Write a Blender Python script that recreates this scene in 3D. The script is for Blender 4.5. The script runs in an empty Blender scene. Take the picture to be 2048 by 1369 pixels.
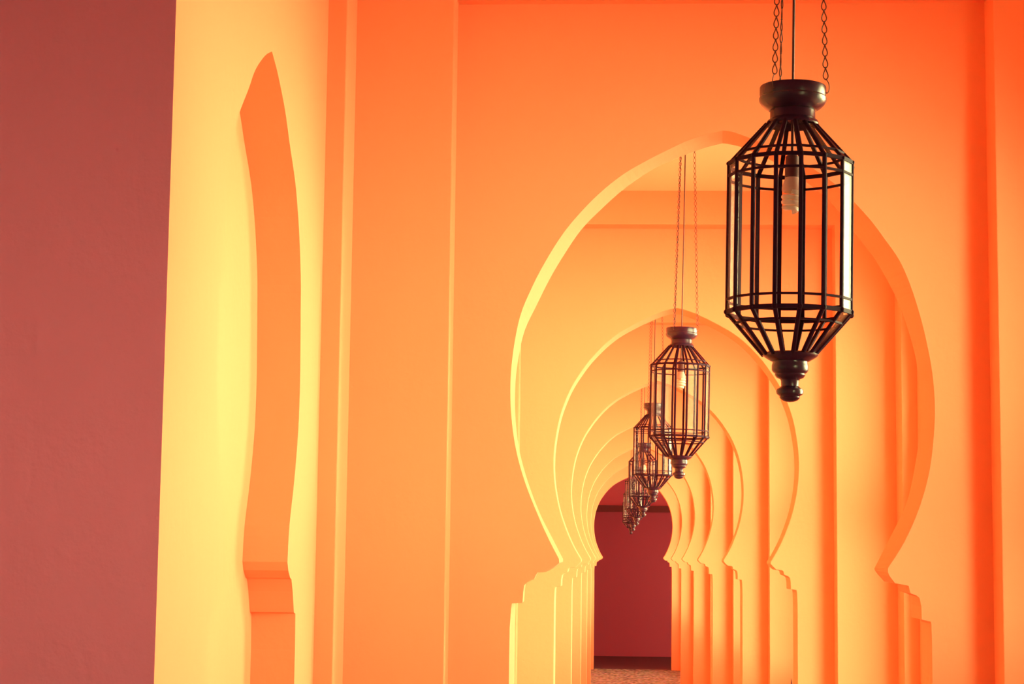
import bpy, bmesh, math, random
from mathutils import Vector, Matrix
random.seed(4)
C = bpy.context.scene.collection
W, H = 2048, 1369
F = 3800.0
EYE = 1.64

# ------------------------------------------------------------------ camera
Yc = Vector((202.0, -428.5, -F)).normalized()
Zc = Vector((0.0123, 1.0, -0.1121)); Zc = (Zc - Yc * Zc.dot(Yc)).normalized()
Xc = Yc.cross(Zc)
R_wc = Matrix((Xc, Yc, Zc)).transposed()      # world -> camera
R_cw = R_wc.transposed()                      # camera -> world
CAM = Vector((0, 0, EYE))

def ray(px, py):
    return (R_cw @ Vector((px - W / 2, -(py - H / 2), -F))).normalized()
def atY(px, py, Y):
    d = ray(px, py); return CAM + d * (Y / d.y)
def atX(px, py, X):
    d = ray(px, py); return CAM + d * (X / d.x)

cam = bpy.data.cameras.new('camera'); co = bpy.data.objects.new('camera', cam); C.objects.link(co)
cam.sensor_width = 36.0; cam.sensor_fit = 'HORIZONTAL'; cam.lens = F / W * 36.0
cam.clip_start = 0.05; cam.clip_end = 300
co.matrix_world = Matrix.Translation(CAM) @ R_cw.to_4x4()
bpy.context.scene.camera = co
cam.dof.use_dof = False

# ------------------------------------------------------------------ materials
def mat(name, base, rough=0.8, metal=0.0, bump=0.0, bscale=20.0, var=0.0, spec=0.3, stroke=False):
    m = bpy.data.materials.new(name); m.use_nodes = True
    nt = m.node_tree; b = nt.nodes['Principled BSDF']
    b.inputs['Base Color'].default_value = (*base, 1)
    b.inputs['Roughness'].default_value = rough
    b.inputs['Metallic'].default_value = metal
    b.inputs['Specular IOR Level'].default_value = spec
    tc = nt.nodes.new('ShaderNodeTexCoord')
    if var > 0:
        n = nt.nodes.new('ShaderNodeTexNoise'); n.inputs['Scale'].default_value = 1.7; n.inputs['Detail'].default_value = 6
        nt.links.new(tc.outputs['Object'], n.inputs['Vector'])
        mx = nt.nodes.new('ShaderNodeMix'); mx.data_type = 'RGBA'
        mx.inputs['A'].default_value = (*[c * (1 - var) for c in base], 1)
        mx.inputs['B'].default_value = (*[min(1, c * (1 + var)) for c in base], 1)
        nt.links.new(n.outputs['Fac'], mx.inputs['Factor'])
        nt.links.new(mx.outputs['Result'], b.inputs['Base Color'])
    if bump > 0:
        n1 = nt.nodes.new('ShaderNodeTexNoise'); n1.inputs['Scale'].default_value = bscale; n1.inputs['Detail'].default_value = 5
        nt.links.new(tc.outputs['Object'], n1.inputs['Vector'])
        h = n1.outputs['Fac']
        if stroke:   # trowel strokes and small pits in the plaster
            mp = nt.nodes.new('ShaderNodeMapping'); mp.inputs['Scale'].default_value = (3, 3, 1)
            nt.links.new(tc.outputs['Object'], mp.inputs['Vector'])
            n2 = nt.nodes.new('ShaderNodeTexNoise'); n2.inputs['Scale'].default_value = 2.6; n2.inputs['Detail'].default_value = 3
            n2.inputs['Distortion'].default_value = 1.2
            nt.links.new(mp.outputs['Vector'], n2.inputs['Vector'])
            ad = nt.nodes.new('ShaderNodeMath'); ad.operation = 'MULTIPLY_ADD'; ad.inputs[1].default_value = 1.6
            nt.links.new(n2.outputs['Fac'], ad.inputs[0]); nt.links.new(h, ad.inputs[2])
            v = nt.nodes.new('ShaderNodeTexVoronoi'); v.inputs['Scale'].default_value = 9
            nt.links.new(tc.outputs['Object'], v.inputs['Vector'])
            mr = nt.nodes.new('ShaderNodeMapRange'); mr.inputs['From Min'].default_value = 0.0; mr.inputs['From Max'].default_value = 0.045
            mr.inputs['To Min'].default_value = -1.0; mr.inputs['To Max'].default_value = 0.0
            nt.links.new(v.outputs['Distance'], mr.inputs['Value'])
            a2 = nt.nodes.new('ShaderNodeMath'); a2.operation = 'ADD'
            nt.links.new(ad.outputs[0], a2.inputs[0]); nt.links.new(mr.outputs[0], a2.inputs[1])
            h = a2.outputs[0]
        bp = nt.nodes.new('ShaderNodeBump'); bp.inputs['Strength'].default_value = bump; bp.inputs['Distance'].default_value = 0.004
        nt.links.new(h, bp.inputs['Height'])
        nt.links.new(bp.outputs['Normal'], b.inputs['Normal'])
    return m

M = {}
M['paint'] = mat('saffron_plaster', (0.90, 0.36, 0.20), 0.85, bump=0.22, bscale=40, spec=0.1, stroke=True)
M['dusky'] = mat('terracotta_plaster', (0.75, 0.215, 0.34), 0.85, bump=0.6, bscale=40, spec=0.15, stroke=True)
M['red'] = mat('red_plaster', (0.62, 0.105, 0.19), 0.85, bump=0.1, bscale=40, spec=0.1, stroke=True)
M['maroon'] = mat('maroon_band', (0.26, 0.05, 0.06), 0.8)
M['bronze'] = mat('dark_bronze', (0.035, 0.010, 0.034), 0.27, metal=0.0, spec=0.38, bump=0.1, bscale=60)
M['lead'] = mat('lead_came', (0.028, 0.006, 0.022), 0.55, metal=0.0, spec=0.05)
M['wire'] = mat('iron_wire', (0.07, 0.018, 0.02), 0.5, spec=0.4)
M['socket'] = mat('socket_plastic', (0.13, 0.055, 0.06), 0.5)
M['bulb'] = mat('frosted_bulb', (0.85, 0.78, 0.66), 0.3, spec=0.5)
M['ballast'] = mat('bulb_base_plastic', (0.72, 0.52, 0.46), 0.45)
M['leaf'] = mat('dark_leaf', (0.06, 0.012, 0.012), 0.6)
M['pot'] = mat('clay_pot', (0.35, 0.1, 0.06), 0.8, bump=0.2)
M['ceiling'] = mat('pale_yellow_ceiling', (0.93, 0.66, 0.45), 0.85, bump=0.1, spec=0.1)
M['shade_floor'] = mat('shade_toned_floor', (0.12, 0.035, 0.05), 0.5, bump=0.2)  # shade of the end room put into its floor colour
M['cream'] = mat('cream_plaster', (0.80, 0.70, 0.70), 0.85, bump=0.1)
M['paving'] = mat('outdoor_paving', (0.36, 0.33, 0.27), 0.9, bump=0.2)

def floor_mat():
    m = bpy.data.materials.new('pebble_floor'); m.use_nodes = True
    nt = m.node_tree; b = nt.nodes['Principled BSDF']; b.inputs['Roughness'].default_value = 0.6
    tc = nt.nodes.new('ShaderNodeTexCoord')
    v = nt.nodes.new('ShaderNodeTexVoronoi'); v.inputs['Scale'].default_value = 22
    nt.links.new(tc.outputs['Object'], v.inputs['Vector'])
    r = nt.nodes.new('ShaderNodeValToRGB')
    r.color_ramp.elements[0].color = (0.50, 0.44, 0.42, 1); r.color_ramp.elements[1].color = (0.10, 0.05, 0.06, 1)
    r.color_ramp.elements[0].position = 0.2; r.color_ramp.elements[1].position = 0.75
    nt.links.new(v.outputs['Distance'], r.inputs['Fac'])
    mx = nt.nodes.new('ShaderNodeMix'); mx.data_type = 'RGBA'; mx.blend_type = 'MULTIPLY'; mx.inputs['Factor'].default_value = 0.5
    nt.links.new(r.outputs['Color'], mx.inputs['A']); nt.links.new(v.outputs['Color'], mx.inputs['B'])
    nt.links.new(mx.outputs['Result'], b.inputs['Base Color'])
    bp = nt.nodes.new('ShaderNodeBump'); bp.inputs['Strength'].default_value = 0.6; bp.inputs['Distance'].default_value = 0.006; bp.invert = True
    nt.links.new(v.outputs['Distance'], bp.inputs['Height']); nt.links.new(bp.outputs['Normal'], b.inputs['Normal'])
    return m
M['floor'] = floor_mat()

def glass_mat():
    m = bpy.data.materials.new('lantern_glass'); m.use_nodes = True
    nt = m.node_tree; nt.nodes.clear()
    o = nt.nodes.new('ShaderNodeOutputMaterial')
    t = nt.nodes.new('ShaderNodeBsdfTransparent'); t.inputs['Color'].default_value = (0.985, 0.965, 0.97, 1)
    g = nt.nodes.new('ShaderNodeBsdfGlossy'); g.inputs['Roughness'].default_value = 0.12
    lw = nt.nodes.new('ShaderNodeLayerWeight'); lw.inputs['Blend'].default_value = 0.5
    pw = nt.nodes.new('ShaderNodeMath'); pw.operation = 'POWER'; pw.inputs[1].default_value = 5.5
    nt.links.new(lw.outputs['Facing'], pw.inputs[0])
    f = nt.nodes.new('ShaderNodeMath'); f.operation = 'MULTIPLY_ADD'; f.inputs[1].default_value = 0.7; f.inputs[2].default_value = 0.007
    nt.links.new(pw.outputs[0], f.inputs[0])
    mx = nt.nodes.new('ShaderNodeMixShader')
    nt.links.new(f.outputs[0], mx.inputs[0]); nt.links.new(t.outputs[0], mx.inputs[1]); nt.links.new(g.outputs[0], mx.inputs[2])
    nt.links.new(mx.outputs[0], o.inputs['Surface'])
    return m
M['glass'] = glass_mat()

# ------------------------------------------------------------------ mesh helpers
def obj(name, bm, material, parent=None, smooth=False):
    bmesh.ops.recalc_face_normals(bm, faces=bm.faces[:])
    me = bpy.data.meshes.new(name); bm.to_mesh(me); bm.free()
    me.materials.append(material)
    if smooth:
        for p in me.polygons: p.use_smooth = True
        try: me.set_sharp_from_angle(angle=math.radians(38))
        except Exception: pass
    o = bpy.data.objects.new(name, me); C.objects.link(o)
    if parent: o.parent = parent
    return o
def tag(o, label=None, cat=None, group=None, kind=None):
    if label: o['label'] = label
    if cat: o['category'] = cat
    if group: o['group'] = group
    if kind: o['kind'] = kind
    return o
def box(bm, x0, x1, y0, y1, z0, z1):
    vs = [bm.verts.new((x, y, z)) for z in (z0, z1) for y in (y0, y1) for x in (x0, x1)]
    for f in ((0,1,3,2),(4,5,7,6),(0,1,5,4),(2,3,7,6),(0,2,6,4),(1,3,7,5)):
        bm.faces.new([vs[i] for i in f])
def loft(bm, A, B):
    """solid between two corresponding closed outlines"""
    va = [bm.verts.new(p) for p in A]; vb = [bm.verts.new(p) for p in B]
    n = len(A)
    fa = bm.faces.new(va); fb = bm.faces.new(vb[::-1])
    for i in range(n):
        j = (i + 1) % n
        bm.faces.new((va[i], vb[i], vb[j], va[j]))
    bm.normal_update(); bmesh.ops.triangulate(bm, faces=[fa, fb])
def bevel(o, w=0.004, seg=2):
    md = o.modifiers.new('edge', 'BEVEL'); md.width = w; md.segments = seg; md.limit_method = 'ANGLE'; md.angle_limit = math.radians(40)
    md.harden_normals = False
def tube(bm, pts, r, n=6, closed=False):
    P = [Vector(p) for p in pts]; m = len(P); rings = []
    nrm = None
    for i in range(m):
        if closed: t = (P[(i + 1) % m] - P[i - 1]).normalized()
        else: t = (P[min(i + 1, m - 1)] - P[max(i - 1, 0)]).normalized()
        if nrm is None:
            a = Vector((0, 0, 1)) if abs(t.z) < 0.9 else Vector((1, 0, 0))
            nrm = (a - t * a.dot(t)).normalized()
        else: nrm = (nrm - t * nrm.dot(t)).normalized()
        b = t.cross(nrm)
        rings.append([bm.verts.new(P[i] + (nrm * math.cos(2*math.pi*k/n) + b * math.sin(2*math.pi*k/n)) * r) for k in range(n)])
    for i in range(m if closed else m - 1):
        A, B = rings[i], rings[(i + 1) % m]
        for k in range(n): bm.faces.new((A[k], A[(k+1)%n], B[(k+1)%n], B[k]))
    if not closed: bm.faces.new(rings[0]); bm.faces.new(rings[-1][::-1])
def lathe(bm, prof, n=48):
    """prof: (r, z) from top to bottom; closes on the axis when r == 0"""
    rings = []
    for r, z in prof:
        if r < 1e-6: rings.append([bm.verts.new((0, 0, z))])
        else: rings.append([bm.verts.new((r*math.sin(2*math.pi*k/n), -r*math.cos(2*math.pi*k/n), z)) for k in range(n)])
    for A, B in zip(rings, rings[1:]):
        for k in range(n):
            l = (k + 1) % n
            if len(A) == 1 and len(B) == 1: continue
            if len(A) == 1: bm.faces.new((A[0], B[k], B[l]))
            elif len(B) == 1: bm.faces.new((A[k], A[l], B[0]))
            else: bm.faces.new((A[k], A[l], B[l], B[k]))
    if len(rings[0]) > 1: bm.faces.new(rings[0])
    if len(rings[-1]) > 1: bm.faces.new(rings[-1][::-1])
def smooth_line(P, sub=4):
    out = []
    for i in range(len(P) - 1):
        p0 = P[max(i-1, 0)]; p1 = P[i]; p2 = P[i+1]; p3 = P[min(i+2, len(P)-1)]
        for k in range(sub):
            t = k / sub
            out.append(tuple(0.5*((2*b) + (-a+c)*t + (2*a-5*b+4*c-d)*t*t + (-a+3*b-3*c+d)*t**3) for a, b, c, d in zip(p0, p1, p2, p3)))
    out.append(tuple(P[-1]))
    return out

# ------------------------------------------------------------------ plan of the place (metres)
A1 = 5.19            # face of the first arch panel
SP = 3.80            # bay length
TH = 0.215           # thickness of the arch panel
DB, DC = 0.12, 0.302
XL, XR = -0.764, 1.375
CEIL = EYE + 1.72
XB0, XB1 = -0.444, 1.030       # recess edges in the frame
XC0, XC1 = -0.713, 1.305       # pilaster edges
NEAR = 3.20                    # front corner of the left wall
END = A1 + 6*SP + TH           # back of the seventh arch
FAR = 31.75
ALL_L = 12

PARA = 0.6
# outlines traced from the first arch: arc (apex to impost) and impost steps, pixels
L_arc = [(1445,261),(1403,272),(1369.5,283.7),(1336,300),(1302,317),(1248.6,347.5),(1198,387.8),(1151,436.5),(1117.6,480),(1084,535.6),
         (1060.5,582.6),(1040.3,633),(1026.9,700),(1021,765),(1022.5,830),(1032,900),(1051,968),(1078,1036),(1098,1080),(1118,1119)]
L_cap = [(1118.5,1126.6),(1108.6,1134.6),(1092.5,1145),(1074.8,1145.8),(1071.6,1150.7),(1068.4,1159.5),(1055.5,1164.4),
         (1048.3,1171.6),(1046.4,1184.5),(1045,1207),(1023.7,1207.8),(1022,1220),(1019.4,1257),(1018.6,1300)]
R_arc = [(1445,261),(1463.5,263.5),(1497,275.3),(1554,300),(1588,317),(1642,347.5),(1692,388),(1739,438),(1772,482),(1798.6,520.5),(1820.5,570),
         (1839.7,630),(1853.4,685),(1864.4,745),(1869.5,805),(1868.5,860),(1860,938),(1839.7,1013.7),(1809.7,1083),(1776,1137)]
R_cap = [(1776,1146),(1779.8,1153.7),(1790.6,1167.5),(1812,1171),(1817.4,1172.8),(1821,1187.4),(1833.5,1192),(1839,1196.6),(1842.8,1215),
         (1843.5,1240),(1861,1244),(1862.7,1249),(1864.2,1290),(1864.4,1310)]
Lb_arc = [(1445,287),(1413,295),(1379.6,306.5),(1336,324),(1302,340.8),(1248.6,377.7),(1198,423),(1161,461.7),(1129,508.7),(1100.8,555.8),
          (1073.9,609.5),(1050,660),(1038,710),(1031,765),(1030.5,830),(1038.5,900),(1056,965),(1080,1028),(1103,1074),(1126,1118.6)]
Lb_cap = [(1126,1124),(1116,1132),(1100,1141.5),(1080.5,1142),(1076.5,1147),(1072,1155),(1059.5,1160),(1051.5,1167),(1049.6,1181),(1048.3,1202.5),
          (1031,1203.5),(1031,1215),(1030,1252),(1029.6,1295)]
Rb_arc = [(1445,287),(1460,289),(1490,297),(1540,320),(1575,340),(1620,370),(1665,409),(1711,468.5),(1732,495),(1752,522),(1782,575),
          (1804,624.7),(1825,690),(1836,745),(1841,805),(1840,860),(1829,938),(1812,1010),(1780,1076),(1748.5,1138)]
Rb_cap = [(1750,1142),(1755,1149),(1768,1163.5),(1781,1166),(1796,1168),(1800,1183),(1812,1187),(1818,1190),(1821,1208),(1822,1235),(1840,1238),
          (1841.5,1243),(1843.5,1284),(1844,1304)]

def wall_pts(px, Y): return [((p := atY(x, y, Y)).x, p.z) for x, y in px]
def full_outline(la, lc, ra, rc, Y):
    """floor-left ... apex ... floor-right, (x, z)"""
    la = smooth_line(wall_pts(la, Y)); ra = smooth_line(wall_pts(ra, Y))
    lc = wall_pts(lc, Y); rc = wall_pts(rc, Y)
    left = (la + lc); right = ra[1:] + rc
    left.append((left[-1][0], 0.0)); right.append((right[-1][0], 0.0))
    return left[::-1] + right
A1_front = full_outline(L_arc, L_cap, R_arc, R_cap, A1)
A1_back = full_outline(Lb_arc, Lb_cap, Rb_arc, Rb_cap, A1 + TH)
n_ = len(A1_front)
XA = A1_front[n_ // 2][0]                                   # arch axis
HALF = [((A1_front[n_//2 + k][0] - A1_front[n_//2 - k][0]) / 2, (A1_front[n_//2 + k][1] + A1_front[n_//2 - k][1]) / 2) for k in range(n_//2 + 1)]
CX = sum((A1_front[n_//2 + k][0] + A1_front[n_//2 - k][0]) / 2 for k in range(n_//2 + 1)) / (n_//2 + 1)
def generic(cx, w=1.0, h_=1.0): return [(cx - w*h, z*h_) for h, z in HALF[::-1]] + [(cx + w*h, z*h_) for h, z in HALF[1:]]
print('AXIS', XA, CX, 'apex', HALF[0], 'cusp', HALF[76], 'halfmax', max(h for h, z in HALF))

def notch_wall(bm, outlines, u0, u1, ztop, place_a, place_b, outlines_b=None):
    """wall slab between two parallel planes with arched notches rising from the floor"""
    A = [(u0, 0.0)]; B = [(u0, 0.0)]
    for k, ol in enumerate(outlines):
        A += ol; B += (outlines_b or outlines)[k]
    A += [(u1, 0.0), (u1, ztop), (u0, ztop)]; B += [(u1, 0.0), (u1, ztop), (u0, ztop)]
    loft(bm, [place_a(u, z) for u, z in A], [place_b(u, z) for u, z in B])

ordin = ['first', 'second', 'third', 'fourth', 'fifth', 'sixth', 'seventh']
for i in range(7):
    Y = A1 + i*SP
    bm = bmesh.new()
    fr = A1_front if i == 0 else generic(CX)
    bk = A1_back if i == 0 else generic(CX)
    notch_wall(bm, [fr], XL - .02, XR + .02, CEIL + .02, lambda u, z: (u, Y, z), lambda u, z: (u, Y + TH, z), [bk])
    w = obj('wall_arch_%d' % (i+1), bm, M['paint']); tag(w, kind='structure'); bevel(w, 0.003)
    ztop = EYE + (1.538 if i == 0 else 1.559)
    for s, (ya, yb) in enumerate(((Y - DB, Y + .01), (Y + TH - .01, Y + TH + DB))):
        bm = bmesh.new()
        xb = 1.018 if i == 0 else XB1
        P = [(XL-.02, 0), (XB0, 0), (XB0, ztop), (xb, ztop), (xb, 0), (XR+.02, 0), (XR+.02, CEIL+.02), (XL-.02, CEIL+.02)]
        loft(bm, [(u, ya, z) for u, z in P], [(u, yb, z) for u, z in P])
        bevel(obj('recess_frame', bm, M['paint'], w), 0.003)
        for (xa, xb) in ((XL-.02, XC0), (XC1, XR+.02)):
            y0, y1 = (Y - DC, Y - DB + .01) if s == 0 else (Y + TH + DB - .01, Y + TH + DC)
            bm = bmesh.new(); box(bm, xa, xb, y0, y1, 0, CEIL+.02)
            bevel(obj('pilaster', bm, M['paint'], w), 0.003)

# --- left wall with blind arches -------------------------------------------------
N_arc = [(544,103),(556,149),(570,219),(579,284),(591,368.6),(598,457),(601.6,551),(601.5,621),(601,700),(600,773),(596.7,861),(588.9,959),(579,1052),(575,1125)]
N_cap = [(576.6,1142),(580.5,1157),(583,1159),(585.4,1184),(587.9,1226),(590.8,1228),(590,1300)]
arc = smooth_line([((p := atX(x, y, XL)).y, p.z) for x, y in N_arc]); cap = [((p := atX(x, y, XL)).y, p.z) for x, y in N_cap]
ny = arc[0][0]
NH = [(y - ny, z) for y, z in arc + cap]; NH.append((NH[-1][0], 0.0))
def niche(cy): return [(cy - h, z) for h, z in NH[::-1]] + [(cy + h, z) for h, z in NH[1:]]
print('NICHE', ny, max(h for h, z in NH), NH[0][1])
niche_c = [ny]
side_c = [4.02]
for i in range(6):
    s0 = A1 + i*SP + TH + DC; s1 = A1 + (i+1)*SP - DC
    niche_c += [s0 + .72, s1 - .72]
    side_c += [s0 + .10 + .675, s1 - .10 - .675]
bm = bmesh.new()
notch_wall(bm, [niche(c) for c in niche_c], NEAR, END, CEIL+.02, lambda u, z: (XL, u, z), lambda u, z: (XL - .110, u, z))
wl = obj('wall_left', bm, M['paint']); tag(wl, kind='structure'); bevel(wl, 0.003)
bm = bmesh.new(); box(bm, XL - .35, XL - .107, NEAR + .0, END, 0, CEIL+.02)
nb = obj('niche_backing', bm, M['paint'], wl)

# --- near wall (terracotta), facing the camera -----------------------------------
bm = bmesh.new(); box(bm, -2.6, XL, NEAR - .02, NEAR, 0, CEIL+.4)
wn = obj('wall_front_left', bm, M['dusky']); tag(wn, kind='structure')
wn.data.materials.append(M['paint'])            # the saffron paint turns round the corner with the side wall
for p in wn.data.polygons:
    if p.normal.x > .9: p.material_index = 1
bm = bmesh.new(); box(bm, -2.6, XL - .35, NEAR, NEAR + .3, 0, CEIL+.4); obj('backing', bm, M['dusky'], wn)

# --- right wall with open arches to the courtyard --------------------------------
bm = bmesh.new()
notch_wall(bm, [generic(c, 1.0 if k == 0 else 1.06, 1.09 if k == 0 else 1.14) for k, c in enumerate(side_c)], NEAR, END, CEIL+.02, lambda u, z: (XR, u, z), lambda u, z: (XR + .25, u, z))
wr = obj('wall_right', bm, M['paint']); tag(wr, kind='structure'); bevel(wr, 0.003)

PORCH_Y = 1.2
for k_, c in enumerate(side_c):
    PARA = 1.36 if k_ == 0 else .9  # unseen parapets, heights set to keep daylight off the lower walls
    bm = bmesh.new(); box(bm, XR + .04, XR + .21, c - .7, c + .7, 0, PARA); obj('parapet', bm, M['paint'], wr)
    bm = bmesh.new(); box(bm, XR + .01, XR + .24, c - .7, c + .7, PARA, PARA + .04); obj('parapet_coping', bm, M['paint'], wr)
# --- the room the camera stands in -----------------------------------------------
bm = bmesh.new(); box(bm, -2.8, -2.6, -3.0, NEAR, 0, CEIL+.4); tag(obj('wall_porch_left', bm, M['cream']), kind='structure')
bm = bmesh.new(); notch_wall(bm, [generic(PORCH_Y, .95, .88)], -3.0, NEAR, CEIL+.4, lambda u, z: (XR, u, z), lambda u, z: (XR + .25, u, z))  # arched opening added out of view to light the terracotta wall
wpr = tag(obj('wall_porch_right', bm, M['cream']), kind='structure')
bm = bmesh.new(); box(bm, XR + .04, XR + .21, PORCH_Y - .62, PORCH_Y + .62, 0, 1.3); obj('parapet', bm, M['cream'], wpr)
bm = bmesh.new(); box(bm, -2.8, XR + .25, -3.2, -3.0, 0, CEIL+.4); tag(obj('wall_back', bm, M['cream']), kind='structure')

# --- end room ---------------------------------------------------------------------
bm = bmesh.new(); box(bm, -4, 5, FAR, FAR+.2, 0, CEIL+.4); tag(obj('wall_far', bm, M['red']), kind='structure')
for s, (xa, xb) in enumerate(((-4.2, -4), (5, 5.2))):
    bm = bmesh.new(); box(bm, xa, xb, END, FAR+.2, 0 if s == 0 else 1.0, CEIL+.4) if s == 0 else notch_wall(bm, [generic(END+1.9)], END, FAR+.2, CEIL+.4, lambda u, z: (5, u, z), lambda u, z: (5.2, u, z)); tag(obj('wall_end_' + ('left', 'right')[s], bm, M['red']), kind='structure')  # opening on the right added to brighten the end room
for s, (xa, xb) in enumerate(((-4, XL), (XR, 5))):
    bm = bmesh.new(); box(bm, xa, xb, END - .2, END, 0, CEIL+.4); tag(obj('wall_end_front_' + ('left', 'right')[s], bm, M['red']), kind='structure')

# --- floor and ceiling --------------------------------------------------------------
bm = bmesh.new(); box(bm, -4.2, 5.2, -3.2, END-.02, -.1, 0); tag(obj('floor', bm, M['floor']), kind='structure')
bm = bmesh.new(); box(bm, -4.2, 5.2, END-.02, FAR+.2, -.1, 0); tag(obj('floor_end', bm, M['shade_floor']), kind='structure')
bm = bmesh.new(); box(bm, XL-.35, XR+.25, NEAR, END, CEIL, CEIL+.2); tag(obj('ceiling', bm, M['ceiling']), kind='structure')
bm = bmesh.new(); box(bm, -2.8, XR+.25, -3.2, NEAR, CEIL+.4, CEIL+.6)
box(bm, -2.8, XR+.25, NEAR, NEAR+.15, CEIL+.2, CEIL+.6)
tag(obj('ceiling_porch', bm, M['dusky']), kind='structure')
bm = bmesh.new(); box(bm, -4.2, 5.2, END-.2, FAR+.2, CEIL+.4, CEIL+.6); tag(obj('ceiling_end', bm, M['red']), kind='structure')
bm = bmesh.new(); box(bm, 5.2, 9, -15, 50, -.12, -.02); box(bm, XR+.25, 5.2, -15, END-.25, -.02, -.001)
tag(obj('ground_courtyard', bm, M['paving']), kind='structure')
M['lit_red'] = mat('lit_red_plaster', (0.9, 0.14, 0.22), 0.85, bump=0.1)  # light on the upper far wall put into a brighter colour
# projecting dark band across the far wall
za = atY(1262, 1012, FAR).z; zb = atY(1262, 1025, FAR).z
bm = bmesh.new(); box(bm, -4, 5, FAR-.05, FAR, zb, za); tag(obj('dark_band_1', bm, M['maroon']), kind='structure')
bm = bmesh.new(); box(bm, -4, 5, FAR-.012, FAR, za, CEIL+.4); obj('upper_wall_lit', bm, M['lit_red'], bpy.data.objects['wall_far'])

# ------------------------------------------------------------------ lantern
LY = 3.39; SC = LY / F          # metres per pixel at the first lantern
N = 16
def zr(ypx): return -(ypx - 163) * SC     # height below cap top
RB = 125.5 * SC
def ring_pts(r, z, rot=0.0, n=N): return [Vector((r*math.sin(2*math.pi*(k+.5)/n + rot), -r*math.cos(2*math.pi*(k+.5)/n + rot), z)) for k in range(n)]
def bar(bm, a, b, wd, dp):
    """rectangular came between a and b; broad side faces away from the axis"""
    a = Vector(a); b = Vector(b); t = (b - a).normalized()
    mid = (a + b) / 2; out = Vector((mid.x, mid.y, 0)).normalized(); out = (out - t * out.dot(t)).normalized(); s = t.cross(out)
    V = []
    for p in (a, b):
        for ds, do in ((-1,-1),(1,-1),(1.0,.4),(.45,1),(-.45,1),(-1,.4)): V.append(bm.verts.new(p + s*ds*wd/2 + out*do*dp/2))
    for i in range(6):
        j = (i+1) % 6; bm.faces.new((V[i], V[j], V[6+j], V[6+i]))
    bm.faces.new(V[:6][::-1]); bm.faces.new(V[6:])

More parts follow.
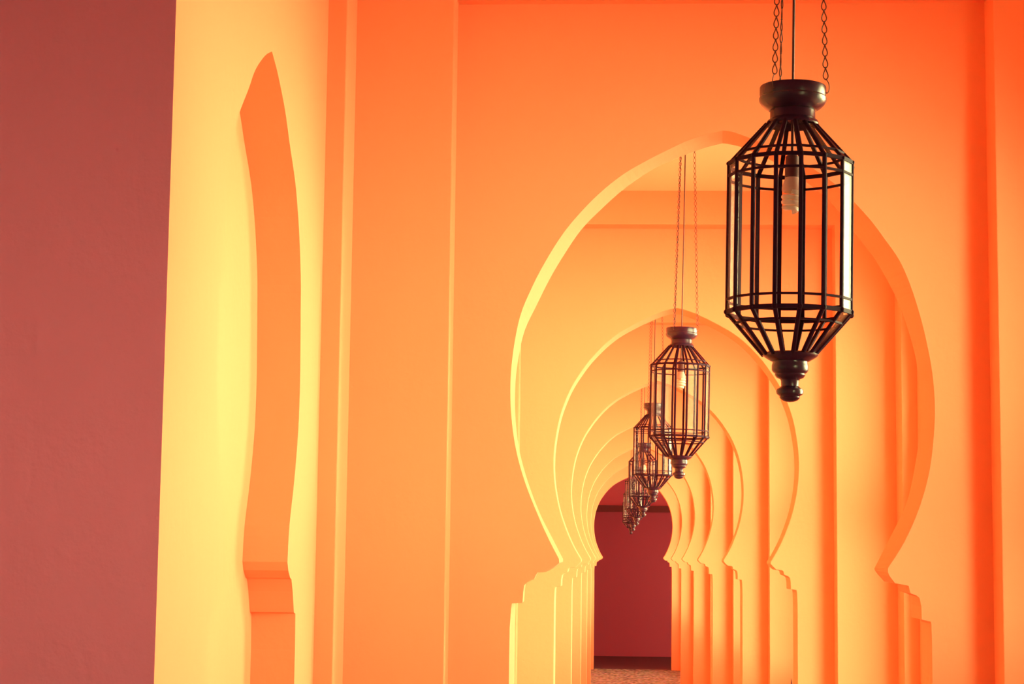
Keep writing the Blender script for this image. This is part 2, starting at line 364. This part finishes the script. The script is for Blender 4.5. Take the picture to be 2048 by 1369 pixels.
prof_tiers = [(50*SC, zr(240)), (RB, zr(325)), (RB, zr(627)), (52*SC, zr(712))]
def make_lantern():
    root = bpy.data.objects.new('hanging_lantern', None); C.objects.link(root)
    # cap
    bm = bmesh.new()
    lathe(bm, [(0, zr(166)), (60*SC, zr(166)), (62*SC, zr(163)), (66*SC, zr(163)), (67*SC, zr(165)), (67*SC, zr(178)), (66*SC, zr(184)), (68*SC, zr(187)), (67.5*SC, zr(193)),
               (64*SC, zr(199)), (57*SC, zr(206)), (49*SC, zr(211)), (45*SC, zr(212.5)), (0, zr(212.5))])
    obj('cap', bm, M['bronze'], root, True)
    bm = bmesh.new()
    lathe(bm, [(0, zr(212.5)), (44.5*SC, zr(212.5)), (45.5*SC, zr(216)), (45.5*SC, zr(228)), (47*SC, zr(231)), (51*SC, zr(234)), (53.5*SC, zr(240)), (52*SC, zr(243)), (46*SC, zr(241)), (40*SC, zr(232)), (0, zr(231))])
    obj('collar', bm, M['bronze'], root, True)
    # ribs
    R = [ring_pts(r, z) for r, z in prof_tiers]
    for k in range(N):
        bm = bmesh.new()
        for t in range(3): bar(bm, R[t][k], R[t+1][k], 0.0075, 0.005)
        for t in (1, 2): 
            mtx = Matrix.Translation(R[t][k]); bmesh.ops.create_uvsphere(bm, u_segments=8, v_segments=6, radius=0.0042 if t == 1 else 0.0052, matrix=mtx)
        obj('rib', bm, M['lead'], root)
    # rings
    def tier_r(y):
        z = zr(y)
        for (r0, z0), (r1, z1) in zip(prof_tiers, prof_tiers[1:]):
            if z1 <= z <= z0: return r0 + (r1-r0)*(z0-z)/(z0-z1)
    for y, wd in ((306, .0038), (325, .0070), (351, .0041), (602, .0041), (627, .0078), (649, .0038)):
        bm = bmesh.new(); P = ring_pts(tier_r(y), zr(y))
        for k in range(N):
            a, b = P[k], P[(k+1) % N]
            t = (b-a).normalized(); out = ((a+b)/2); out.z = 0; out.normalize()
            V = []
            for p in (a, b):
                for dz, do in ((-1,-1),(1,-1),(1,1),(-1,1)): V.append(bm.verts.new(p + Vector((0,0,1))*dz*wd/2 + out*do*.0022))
            for i in range(4):
                j = (i+1) % 4; bm.faces.new((V[i], V[j], V[4+j], V[4+i]))
            bm.faces.new(V[:4][::-1]); bm.faces.new(V[4:])
        obj('ring', bm, M['lead'], root)
    # glass tiers
    for name, t in (('shoulder_glass', 0), ('body_glass', 1), ('lower_glass', 2)):
        bm = bmesh.new()
        (r0, z0), (r1, z1) = prof_tiers[t], prof_tiers[t+1]
        for k in range(N):
            a = [ring_pts(r0, z0)[k], ring_pts(r0, z0)[(k+1)%N], ring_pts(r1, z1)[(k+1)%N], ring_pts(r1, z1)[k]]
            nrm = (a[1]-a[0]).cross(a[2]-a[1]).normalized()*.0009
            c = sum(a, Vector())/4
            a = [c + (p-c)*.985 for p in a]
            loft(bm, [p+nrm for p in a], [p-nrm for p in a])
        obj(name, bm, M['glass'], root)
    for ch in root.children:      # the leaded body hangs a touch off the axis of its cap
        if ch.name.split('.')[0] in ('rib', 'ring', 'shoulder_glass', 'body_glass', 'lower_glass'): ch.location.x = -.003
    # finial
    bm = bmesh.new()
    lathe(bm, [(0, zr(706)), (50*SC, zr(706)), (56*SC, zr(709)), (55*SC, zr(712)), (50*SC, zr(716)), (40*SC, zr(722)), (35.5*SC, zr(724)), (35*SC, zr(727)), (36.5*SC, zr(731)), (36.5*SC, zr(741)),
               (34*SC, zr(745)), (30*SC, zr(748)), (30.5*SC, zr(751)), (27*SC, zr(756)), (20*SC, zr(759)), (18*SC, zr(762)), (17.5*SC, zr(773)), (21*SC, zr(776)),
               (26*SC, zr(779)), (27.5*SC, zr(784)), (26*SC, zr(789)), (21*SC, zr(792)), (20*SC, zr(794)), (20.5*SC, zr(796)), (16*SC, zr(801)), (8*SC, zr(804)), (0, zr(805))])
    obj('finial', bm, M['bronze'], root, True)
    # socket and spiral bulb
    bm = bmesh.new()
    lathe(bm, [(0, zr(231)), (3*SC, zr(231)), (3*SC, zr(298)), (8*SC, zr(303)), (13.5*SC, zr(307)), (13.5*SC, zr(330)), (14.5*SC, zr(332)), (14.5*SC, zr(350)), (0, zr(350))], 24)
    obj('lamp_socket', bm, M['socket'], root, True)
    bm = bmesh.new()
    lathe(bm, [(0, zr(349)), (13.5*SC, zr(349)), (17*SC, zr(360)), (20*SC, zr(369)), (20*SC, zr(376)), (17*SC, zr(380)), (0, zr(380))], 24)
    bb = obj('bulb_base', bm, M['ballast'], root, True)
    bm = bmesh.new()
    pts = []
    turns = 3.5
    for k in range(int(turns*16)+1):
        a = k/16*2*math.pi; f = k/(turns*16)
        r = 16.5*SC * (1 if f < .75 else 1 - (f-.75)*2.2)
        pts.append((r*math.sin(a), -r*math.cos(a), zr(381) + (zr(419)-zr(381))*f))
    tube(bm, pts, 5.0*SC, 8)
    obj('spiral_bulb', bm, M['bulb'], root, True)
    # cable
    top = 0.817 + .01
    bm = bmesh.new(); tube(bm, [(0, 0, zr(166)), (0.0005, 0, .4), (0, 0, top)], 2.6*SC, 8)
    lathe(bm, [(0, .008), (7*SC, .006), (8*SC, zr(165)), (0, zr(166))], 16)
    obj('cable', bm, M['wire'], root, True)
    # chains
    for deg in (85, 205, 328):
        th = math.radians(deg); d = Vector((math.sin(th), -math.cos(th), 0))
        p0 = d*(66*SC) + Vector((0, 0, .012)); p1 = d*.030 + Vector((0, 0, top - .01))
        ax = (p1-p0).normalized(); Ltot = (p1-p0).length; pitch = .0205; nl = round(Ltot/pitch); pitch = Ltot/nl
        bm = bmesh.new()
        for k in range(nl):
            base = p0 + ax*(k*pitch)
            yaw = (0.15 if deg != 205 else 1.3) + 0.2*math.sin(k*1.7 + deg) 
            s = Vector((math.cos(yaw), math.sin(yaw), 0)); s = (s - ax*s.dot(ax)).normalized(); q = ax.cross(s)
            lp = []
            for (u, v) in ((0,-.06),(.15,.04),(.24,.18),(.25,.34),(.19,.54),(.09,.72),(.04,.88),(0,.98),(-.04,.88),(-.09,.72),(-.19,.54),(-.25,.34),(-.24,.18),(-.15,.04)):
                lp.append(base + s*(u*.84*pitch) + ax*(v*pitch))
            tube(bm, lp, .00105, 5, closed=True)
            b2 = base + ax*(pitch*.97)      # wrapped neck of the link
            tube(bm, [b2 + q*(.0014*math.cos(a)) + s*(.0014*math.sin(a)) + ax*(.0009*a/6.28) for a in (0, 1.26, 2.51, 3.77, 5.03, 6.28, 7.5, 8.8)], .0008, 4)
        # hook through the rim
        hk = [d*(66*SC)+Vector((0,0,.013)), d*(72*SC)+Vector((0,0,.004)), d*(73*SC)+Vector((0,0,-.006)), d*(69.5*SC)+Vector((0,0,-.013)), d*(65*SC)+Vector((0,0,-.010))]
        tube(bm, smooth_line(hk, 4), .0009, 5)
        obj('chain', bm, M['wire'], root, True)
    # ceiling canopy
    bm = bmesh.new()
    lathe(bm, [(0, top+.02), (.045, top+.02), (.045, top+.004), (.038, top-.006), (.02, top-.01), (0, top-.01)], 32)
    obj('ceiling_hook_plate', bm, M['bronze'], root, True)
    return root

def copy_tree(o, parent=None):
    c = o.copy(); C.objects.link(c); c.parent = parent
    for ch in list(o.children): copy_tree(ch, c)
    return c
proto = make_lantern()
lab = ['largest and nearest glass and dark metal lantern, hanging in front of the first arch',
       'second nearest lantern, hanging whole in view inside the first arch',
       'third nearest lantern, its right half hidden behind the second nearest lantern',
       'fourth nearest lantern, small one partly covered by the third lantern above the red end wall',
       'fifth nearest lantern, sliver with dark finial just left of and below the fourth lantern',
       'sixth nearest lantern, tiny one at the lower left end of the overlapping row',
       'farthest lantern at the very end of the row, almost hidden by the others']
# cap-top centre (pixels) of the lanterns whose caps show; finial tips for the others
tips = [(1579.5, 805), (1357.5, 959), (1305.5, 1006), (1286, 1035), (1273, 1052), (1266, 1063), (1262, 1069)]
body = abs(zr(805))
for i in range(7):
    Y = LY + i*SP
    o = proto if i == 0 else copy_tree(proto)
    p = atY(tips[i][0], tips[i][1], Y)
    tilt = (0.8, 1.0, .5, .4, .3, .2, 0)[i]
    t = math.radians(tilt)
    o.location = (p.x + body*math.sin(t), Y, p.z + body*math.cos(t))
    o.rotation_euler = (0, t, math.radians((-6.8, 1, -4, 7, 2, -6, 5)[i]))
    s = (CEIL - o.location.z) / (0.817 + .025)
    # chain, cable and plate reach the ceiling of each bay
    for ch in o.children:
        k = ch.name.split('.')[0]
        if k in ('chain', 'cable'): ch.scale.z = s
        if k == 'ceiling_hook_plate': ch.location.z = (0.817 + .01)*(s - 1)
    tag(o, lab[i], 'lantern', 'lanterns hanging in a row along the arcade')
    print('LANTERN', i, [round(v, 3) for v in o.location], round(s, 3))

# ------------------------------------------------------------------ plant behind the second arch
Yp = A1 + SP + TH + DC + .12
tipp = atY(1582, 1358, Yp)
pl = bpy.data.objects.new('potted_plant', None); C.objects.link(pl)
pl.location = (tipp.x + .13, Yp, 0)
tag(pl, 'potted plant whose dark pointed leaf tip peeks past the right jamb of the second arch', 'plant')
bm = bmesh.new(); lathe(bm, [(0, .03), (.1, .03), (.115, .02), (.125, .28), (.14, .285), (.14, .32), (.125, .32), (.12, .28), (0, .28)][::-1], 32)
obj('pot', bm, M['pot'], pl, True)
for k in range(7):
    a = math.pi + k*2*math.pi/7; top = Vector((.13*math.cos(a), .11*math.sin(a), tipp.z if k == 0 else tipp.z - .06 - .05*((k*3) % 4)))
    bs = Vector((.05*math.cos(a), .05*math.sin(a), .27)); bm = bmesh.new(); rows = []
    side = Vector((-math.sin(a), math.cos(a), 0)) if k else Vector((.8, .6, 0))
    for j in range(9):
        f = j/8; c = bs.lerp(top, f); wd = .030*(1 - f**9) * (0.6 + .8*math.sin(math.pi*min(1, f*.9+.1))) if j < 8 else 0.0008
        nn = Vector((math.cos(a), math.sin(a), 0))*.003*(1 - .8*f)
        rows.append([bm.verts.new(c - side*wd), bm.verts.new(c - nn), bm.verts.new(c + side*wd), bm.verts.new(c + nn)])
    for A, B in zip(rows, rows[1:]):
        for q in range(4): bm.faces.new((A[q], A[(q+1)%4], B[(q+1)%4], B[q]))
    bm.faces.new(rows[0][::-1]); bm.faces.new(rows[-1])
    obj('leaf', bm, M['leaf'], pl, True)

# ------------------------------------------------------------------ light
SKY = 26.8
sc = bpy.context.scene
wd = bpy.data.worlds.new('sky'); sc.world = wd; wd.use_nodes = True
bg = wd.node_tree.nodes['Background']; bg.inputs['Strength'].default_value = 1.0
nt = wd.node_tree; tc = nt.nodes.new('ShaderNodeTexCoord'); sx = nt.nodes.new('ShaderNodeSeparateXYZ'); nt.links.new(tc.outputs['Generated'], sx.inputs[0])
rp = nt.nodes.new('ShaderNodeValToRGB'); mr = nt.nodes.new('ShaderNodeMapRange'); mr.inputs['From Min'].default_value = -1; mr.inputs['From Max'].default_value = 1
nt.links.new(sx.outputs['Z'], mr.inputs['Value']); nt.links.new(mr.outputs[0], rp.inputs['Fac'])
e = rp.color_ramp.elements; e[0].position = 0.37; e[0].color = (.15, .14, .07, 1); e[1].position = 0.44; e[1].color = (1, .95, .45, 1)
a = e.new(0.57); a.color = (1, .95, .45, 1); a = e.new(0.66); a.color = (.35, .33, .16, 1); a = e.new(1.0); a.color = (.25, .25, .13, 1)
mu = nt.nodes.new('ShaderNodeMix'); mu.data_type = 'RGBA'; mu.blend_type = 'MULTIPLY'; mu.inputs['Factor'].default_value = 1.0
mu.inputs['B'].default_value = (SKY, SKY, SKY, 1); nt.links.new(rp.outputs[0], mu.inputs['A']); nt.links.new(mu.outputs['Result'], bg.inputs['Color'])
wd.cycles.sampling_method = 'AUTOMATIC'
sd = bpy.data.lights.new('sun', 'SUN'); sd.energy = 60; sd.color = (1, .9, .5); sd.angle = math.radians(.6)
so = bpy.data.objects.new('sun', sd); C.objects.link(so); so.rotation_euler = (math.radians(8), math.radians(-52), 0)   # high sun behind the building, lights the courtyard paving only
# daylight portals in the open arches of the courtyard side (they only guide the sampling of the sky)
for c, px_ in [(c, XR+.26) for c in side_c] + [(PORCH_Y, XR+.26), (END+1.9, 5.21)]:
    ld = bpy.data.lights.new('portal', 'AREA'); ld.shape = 'RECTANGLE'; ld.size = 2.8; ld.size_y = 1.2; ld.cycles.is_portal = True
    lo = bpy.data.objects.new('portal', ld); C.objects.link(lo)
    lo.location = (px_, c, 1.4); lo.rotation_euler = (0, math.radians(90), 0)
sc.cycles.use_denoising = True
sc.cycles.max_bounces = 16; sc.cycles.diffuse_bounces = 10; sc.cycles.transparent_max_bounces = 40; sc.cycles.glossy_bounces = 4
sc.cycles.sample_clamp_indirect = 8
sc.view_settings.view_transform = 'Standard'; sc.view_settings.look = 'None'
sc.view_settings.gamma = 1.0; sc.view_settings.use_curve_mapping = False
sc.view_settings.exposure = 0.0
